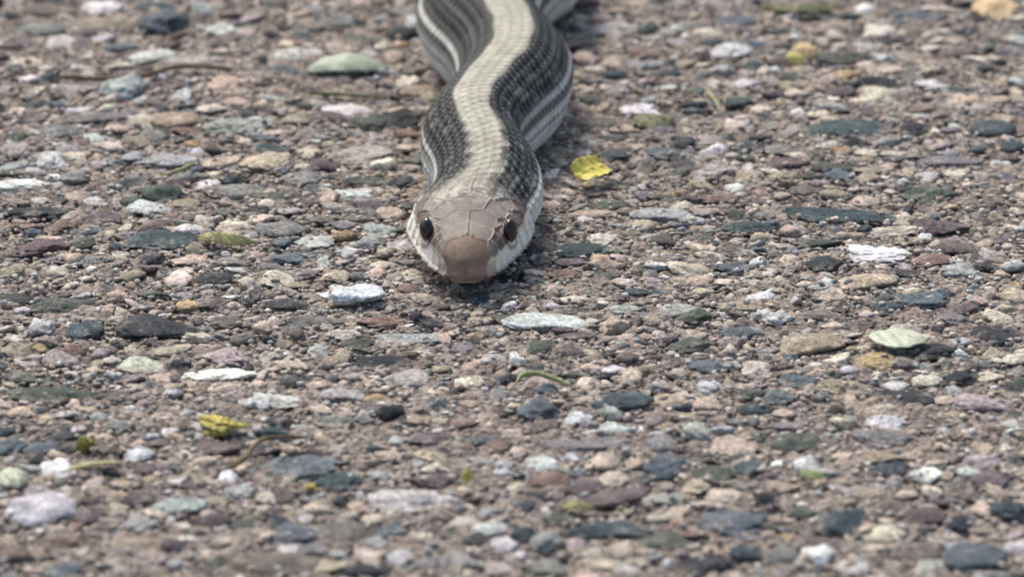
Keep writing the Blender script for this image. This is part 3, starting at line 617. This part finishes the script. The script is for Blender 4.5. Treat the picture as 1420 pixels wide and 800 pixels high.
# close the snout and the tail with fans of quads to a centre vertex
def cap(ring, flip):
    c_ = V[ring].mean(axis=0); return c_
V = np.vstack([V, cap(idx[0], 0)[None], cap(idx[-1], 0)[None]]); col = np.vstack([col, col[:1], col[idx[-1][:1]]])
n0, n1 = ns * NV, ns * NV + 1
capf = []
for j in range(0, NV, 2):
    a_, b_, c_ = idx[0][j], idx[0][(j + 1) % NV], idx[0][(j + 2) % NV]; capf.append((n0, a_, b_, c_))
    a_, b_, c_ = idx[-1][j], idx[-1][(j + 1) % NV], idx[-1][(j + 2) % NV]; capf.append((n1, c_, b_, a_))
F = np.vstack([F, np.array(capf)])

def skin_material():
    m, n, l, b = mat_new('snake_skin')
    at = N(n, 'ShaderNodeAttribute', attribute_name='col'); geo = N(n, 'ShaderNodeNewGeometry')
    n2 = N(n, 'ShaderNodeTexNoise'); n2.inputs['Scale'].default_value = 30; n2.inputs['Detail'].default_value = 5; n2.inputs['Roughness'].default_value = .7
    l.new(geo.outputs['Position'], n2.inputs['Vector'])
    c = mix(n, l, 'MULTIPLY', 1.0, at.outputs['Color'], ramp(n, l, n2.outputs['Fac'], [(0.3, 0.78), (0.7, 1.22)]))
    l.new(c, b.inputs['Base Color']); b.inputs['Roughness'].default_value = .55; b.inputs['Specular IOR Level'].default_value = .12
    bu = N(n, 'ShaderNodeBump'); bu.inputs['Strength'].default_value = .3; bu.inputs['Distance'].default_value = .006
    l.new(n2.outputs['Fac'], bu.inputs['Height']); l.new(bu.outputs['Normal'], b.inputs['Normal'])
    return m
me = make_mesh('snake', V, F, skin_material()); set_colors(me, col)
snake = bpy.data.objects.new('snake', None); C.objects.link(snake); link('body', me, snake)
thing(snake, 'dark grey striped snake with cream back stripe and brown snout crawling over the gravel', 'snake')
# eyes
m_eye, n_, l_, b_ = mat_new('snake_eye')
tc = N(n_, 'ShaderNodeTexCoord'); sp = N(n_, 'ShaderNodeSeparateXYZ'); l_.new(tc.outputs['Object'], sp.inputs[0])
ab = N(n_, 'ShaderNodeMath', operation='ABSOLUTE'); l_.new(sp.outputs[0], ab.inputs[0])
l_.new(ramp(n_, l_, ab.outputs[0], [(0.60, (.016, .011, .009)), (0.80, (.022, .014, .010)), (0.84, (.004, .004, .004))]), b_.inputs['Base Color'])
b_.inputs['Roughness'].default_value = .06; b_.inputs['Coat Weight'].default_value = 0.35; b_.inputs['Specular IOR Level'].default_value = .35; b_.inputs['Coat Roughness'].default_value = .03
eye_me = make_mesh('eye', ICO[4][0], ICO[4][1], m_eye)
i66 = int(np.argmin(np.abs(s - .66)))
for sg in (-1, 1):
    c0 = np.array([cx[i66] + sxv[i66] * sg * .430, cy[i66] + syv[i66] * sg * .430, .525 + lift])
    e = link('eye', eye_me, snake); e.location = c0; e.scale = (.072, .118, .130)
    e.rotation_euler = (0, 0, math.atan2(syv[i66], sxv[i66]) + (sg * -0.30))

# ------------------------------------------------------------------ loose things lying on the ground
def leaf(name, px, py, length_px, depth, yaw, arch, cup, mat, label, cat='leaf', z=0.06, roll=0.0, thick=0.006, tip=1.4, asym=0.0, pitch=0.0, midrib=True, nu=48, nvv=20, crumple=.022):
    """an ovate leaf blade with real thickness, arched along its length and cupped across; midrib raised"""
    p = ground_at(px, py, z); L_ = length_px * cm_per_px(p)
    u = np.linspace(0, 1, nu); v = np.linspace(-1, 1, nvv)
    U, Vv = np.meshgrid(u, v, indexing='ij')
    hw = depth / 2 * np.sin(np.pi * U ** (1 + asym)) ** (1 / tip)
    xx = (U - .5) * L_; yy = Vv * hw + 0.008 * np.sin(U * 7)
    zz = arch * (1 - (2 * U - 1) ** 2) + cup * (Vv ** 2) * (hw / (depth / 2)) + 0.004 * np.sin(U * 23 + Vv * 5)
    pn = np.stack([xx.ravel(), yy.ravel(), np.zeros(xx.size)], 1); seed_ = int(abs(px) * 7 + py) % 97
    yy = yy * (1 + 5 * crumple * vnoise(np.stack([U.ravel() * 11, np.sign(Vv).ravel() * 3, U.ravel() * 0], 1), seed_).reshape(U.shape))
    zz = zz + crumple * fbm(pn * 7, seed_, 3).reshape(U.shape)
    if midrib: zz = zz + 0.010 * np.exp(-(Vv / .10) ** 2) + 0.0035 * np.cos((U * 16 - np.abs(Vv) * 5) * 2 * np.pi * .5)
    top = np.stack([xx, yy, zz], 2).reshape(-1, 3); bot = top - (0, 0, thick)
    q = np.arange(nu * nvv).reshape(nu, nvv)
    f = np.stack([q[:-1, :-1].ravel(), q[1:, :-1].ravel(), q[1:, 1:].ravel(), q[:-1, 1:].ravel()], 1); n = nu * nvv
    f2 = f[:, ::-1] + n
    border = list(q[:, 0]) + list(q[-1, 1:]) + list(q[::-1, -1][1:]) + list(q[0, ::-1][1:])
    sf_ = np.array([(border[(k + 1) % len(border)], border[k], border[k] + n, border[(k + 1) % len(border)] + n) for k in range(len(border))])
    me_ = make_mesh(name, np.vstack([top, bot]), np.vstack([f, f2, sf_]), mat)
    o = link(name, me_); o.location = p; o.rotation_euler = (roll, pitch, yaw)
    return thing(o, label, cat)
def strand(name, pix, r0, r1, mat, label, cat, z=0.09, flat=1.0):
    """a stem, twig or blade that follows the given pixels over the stones"""
    P_ = np.array([ground_at(q[0], q[1], q[2] if len(q) > 2 else z) for q in pix]); o0 = P_.mean(axis=0); P_ = P_ - o0
    c_ = hermite(P_.tolist(), 0.05); m_ = len(c_); k_ = 8
    t_ = np.gradient(c_, axis=0); t_ /= np.linalg.norm(t_, axis=1)[:, None]
    sd = np.cross(t_, (0, 0, 1)); sd /= np.linalg.norm(sd, axis=1)[:, None]; up = np.cross(sd, t_)
    uu = np.linspace(0, 1, m_); r = (r0 + (r1 - r0) * uu) * (1 + .15 * np.sin(uu * 31) + .1 * np.sin(uu * 77)) * np.clip(np.minimum(uu, 1 - uu) * m_ / 3, .25, 1)
    ang = np.arange(k_) / k_ * 2 * np.pi
    V_ = c_[:, None, :] + r[:, None, None] * (np.cos(ang)[None, :, None] * sd[:, None, :] + flat * np.sin(ang)[None, :, None] * up[:, None, :])
    q = np.arange(m_ * k_).reshape(m_, k_)
    f = np.stack([q[:-1].ravel(), np.roll(q, -1, 1)[:-1].ravel(), np.roll(q, -1, 1)[1:].ravel(), q[1:].ravel()], 1)
    me_ = make_mesh(name, V_.reshape(-1, 3), np.vstack([f, [[q[0, 0], q[0, 6], q[0, 4], q[0, 2]], [q[-1, 0], q[-1, 2], q[-1, 4], q[-1, 6]]]]), mat)
    o = link(name, me_); o.location = o0
    return thing(o, label, cat)
ML = leaf_material('pale_green_leaf', (.44, .50, .36), (.56, .58, .42), .5, .28)
ML2 = leaf_material('sage_leaf', (.36, .43, .30), (.46, .50, .38), .55, .22)
MY = leaf_material('yellow_petal', (.62, .54, .11), (.50, .46, .20), .6, .4)
MY2 = leaf_material('yellow_bud_skin', (.60, .50, .10), (.20, .21, .05), .7, .6)
MG = leaf_material('green_stem', (.24, .30, .10), (.38, .40, .18), .55, .3)
MO = leaf_material('olive_blade', (.09, .10, .04), (.18, .18, .07), .6, .4)
MB = leaf_material('brown_twig', (.20, .145, .08), (.10, .075, .045), .8, .35)
MH = leaf_material('dry_husk', (.44, .42, .20), (.28, .25, .09), .7, .35)
MT = leaf_material('tan_petal', (.62, .42, .20), (.70, .55, .34), .7, .2)
MOS = leaf_material('moss', (.14, .15, .03), (.30, .30, .06), .9, .5)

MY_ = leaf_material('bright_yellow_petal', (.80, .69, .13), (.66, .55, .10), .5, .3)
leaf('leaf', 1245, 467, 86, .50, R(-9), .02, -.03, ML, 'pale green oval leaf resting on dark stones', z=.13, roll=R(2), tip=1.25, crumple=.007)
leaf('leaf', 482, 96, 116, .50, R(3), .17, -.10, ML2, 'pale grey-green leaf arched up off the gravel beside the snake', z=.05, roll=R(4), tip=1.5, crumple=.010)
leaf('leaf', 905, 165, 60, .50, R(4), .05, -.10, MO, 'small dark olive leaf beside a cream pebble', z=.08, roll=R(5))
leaf('leaf', 1110, 10, 120, .30, R(-2), .04, -.05, MO, 'long narrow dark green leaf at the far edge of the gravel', z=.08)
leaf('leaf_fragment', 818, 237, 62, .30, R(52), .03, .05, MY_, 'bright yellow folded leaf piece beside the snake neck', 'leaf', z=.18, roll=R(30), tip=9.0, crumple=.014)
leaf('leaf_fragment', 18, 662, 46, .34, R(10), .06, -.06, ML, 'light green leaf scrap at the left edge near a blue-grey stone', 'leaf', z=.08, roll=R(12))
leaf('leaf_fragment', 800, 702, 50, .13, R(-14), .05, -.03, MH, 'yellow-green curled leaf scrap in front of a purple-grey stone', 'leaf', z=.09, roll=R(15))
leaf('leaf_fragment', 1126, 655, 44, .15, R(4), .02, -.02, MG, 'thin green leaf sliver under two small white stones', 'leaf', z=.12, roll=R(10))
leaf('petal', 1380, 10, 66, .55, R(-8), .05, -.06, MT, 'tan orange petal at the top right corner', 'petal', z=.10, roll=R(15))
leaf('petal', 1117, 70, 40, .26, R(5), .04, -.05, MT, 'pale orange petal behind a yellow petal', 'petal', z=.10, roll=R(20))
leaf('petal', 1104, 82, 34, .22, R(14), .03, -.03, MY, 'small yellow petal lying in front of the pale orange one', 'petal', z=.09, roll=R(22))
leaf('husk', 312, 331, 84, .20, R(-10), .05, -.05, MH, 'dry yellow-green seed husk lying on gravel left of the snake', 'seed husk', z=.12, roll=R(12))
strand('blade', [(85, 655), (105, 648), (135, 642), (175, 641)], .055, .025, MH, 'dry olive grass blade in front of a mossy crumb', 'grass blade', z=.10, flat=.4)
strand('twig', [(80, 106), (150, 110), (200, 105), (245, 93), (300, 94), (335, 98)], .035, .025, MB, 'thin brown twig lying behind pale stones in the far gravel', 'twig', z=.10)
t_ = strand('twig', [(308, 652), (325, 645), (342, 632), (352, 618), (368, 608), (400, 605), (436, 608)], .030, .016, MB, 'bent olive brown twig over a dark blue-grey stone', 'twig', z=.16)
strand('stem', [(713, 536, .08), (722, 522, .14), (738, 517, .16), (760, 522, .13), (790, 534, .08)], .028, .030, MG, 'green bent stem beside a small bright white stone', 'stem', z=.13)
strand('stem', [(222, 244, .07), (238, 240, .12), (258, 232, .14), (272, 224, .09)], .025, .018, MG, 'short green stem lying on a long grey stone', 'stem', z=.10)
strand('stem', [(978, 118), (984, 130), (993, 142), (998, 155)], .020, .014, MG, 'faint green stem upright in the far gravel beside white pebbles', 'stem', z=.10)
strand('stem', [(418, 128), (450, 130), (485, 132), (530, 135)], .030, .018, MO, 'olive stem lying in front of the arched leaf', 'stem', z=.08)

def lump(name, px, py, w, h, mat, label, cat, seed, z=.1, rough=.2, color=None, yaw=0.0):
    v, f = rock_variant(4, seed, 5, rough)
    me_ = make_mesh(name, v, f, mat); o = link(name, me_)
    p = ground_at(px, py, z); k_ = cm_per_px(p)
    a = w * k_ / 2; hh = h * k_ / 2
    b = min(a * .9, hh / .5); c_ = math.sqrt(max(hh * hh - (b * SINE) ** 2, (.3 * hh) ** 2)) / COSE
    o.location = (p[0], p[1], max(z, c_ * .85)); o.scale = (a, b, c_); o.rotation_euler = (0, 0, yaw)
    if color: o.color = (*color, 1)
    return thing(o, label, cat)
lump('flower_bud', 306, 589, 84, 30, MY2, 'crumpled yellow flower bud lying on grey gravel', 'flower bud', 901, z=.12, rough=.36)
lump('moss_crumb', 118, 614, 34, 32, MOS, 'dark green mossy crumb beside a brown stone', 'moss', 902, z=.1, rough=.28)
lump('petal_scrap', 648, 659, 20, 30, MY, 'upright yellow-green petal scrap in the near gravel', 'petal', 903, z=.12, rough=.3)
lump('petal_scrap', 431, 675, 22, 15, MY, 'tiny yellow petal scrap below a dark slate stone', 'petal', 904, z=.07, rough=.3)
lump('loose_stone', 490, 407, 88, 34, M_PEBBLE, 'bright bluish white flat stone left of the snake snout', 'stone', 905, z=.10, rough=.06, color=(.72, .77, .79))
lump('loose_stone', 716, 499, 28, 22, M_PEBBLE, 'small bright white stone above the bent green stem', 'stone', 906, z=.09, rough=.05, color=(.80, .78, .74))
lump('crumb', 627, 403, 26, 18, M_PEBBLE, 'small tan crumb right under the snake snout', 'crumb', 907, z=.06, rough=.2, color=(.30, .25, .19))

print('tris', sum(len(o.data.polygons) * (2 if o.data.polygons and len(o.data.polygons[0].vertices) == 4 else 1) for o in scene.objects if o.type == 'MESH' and o.name.split('.')[0] != 'pebble'))
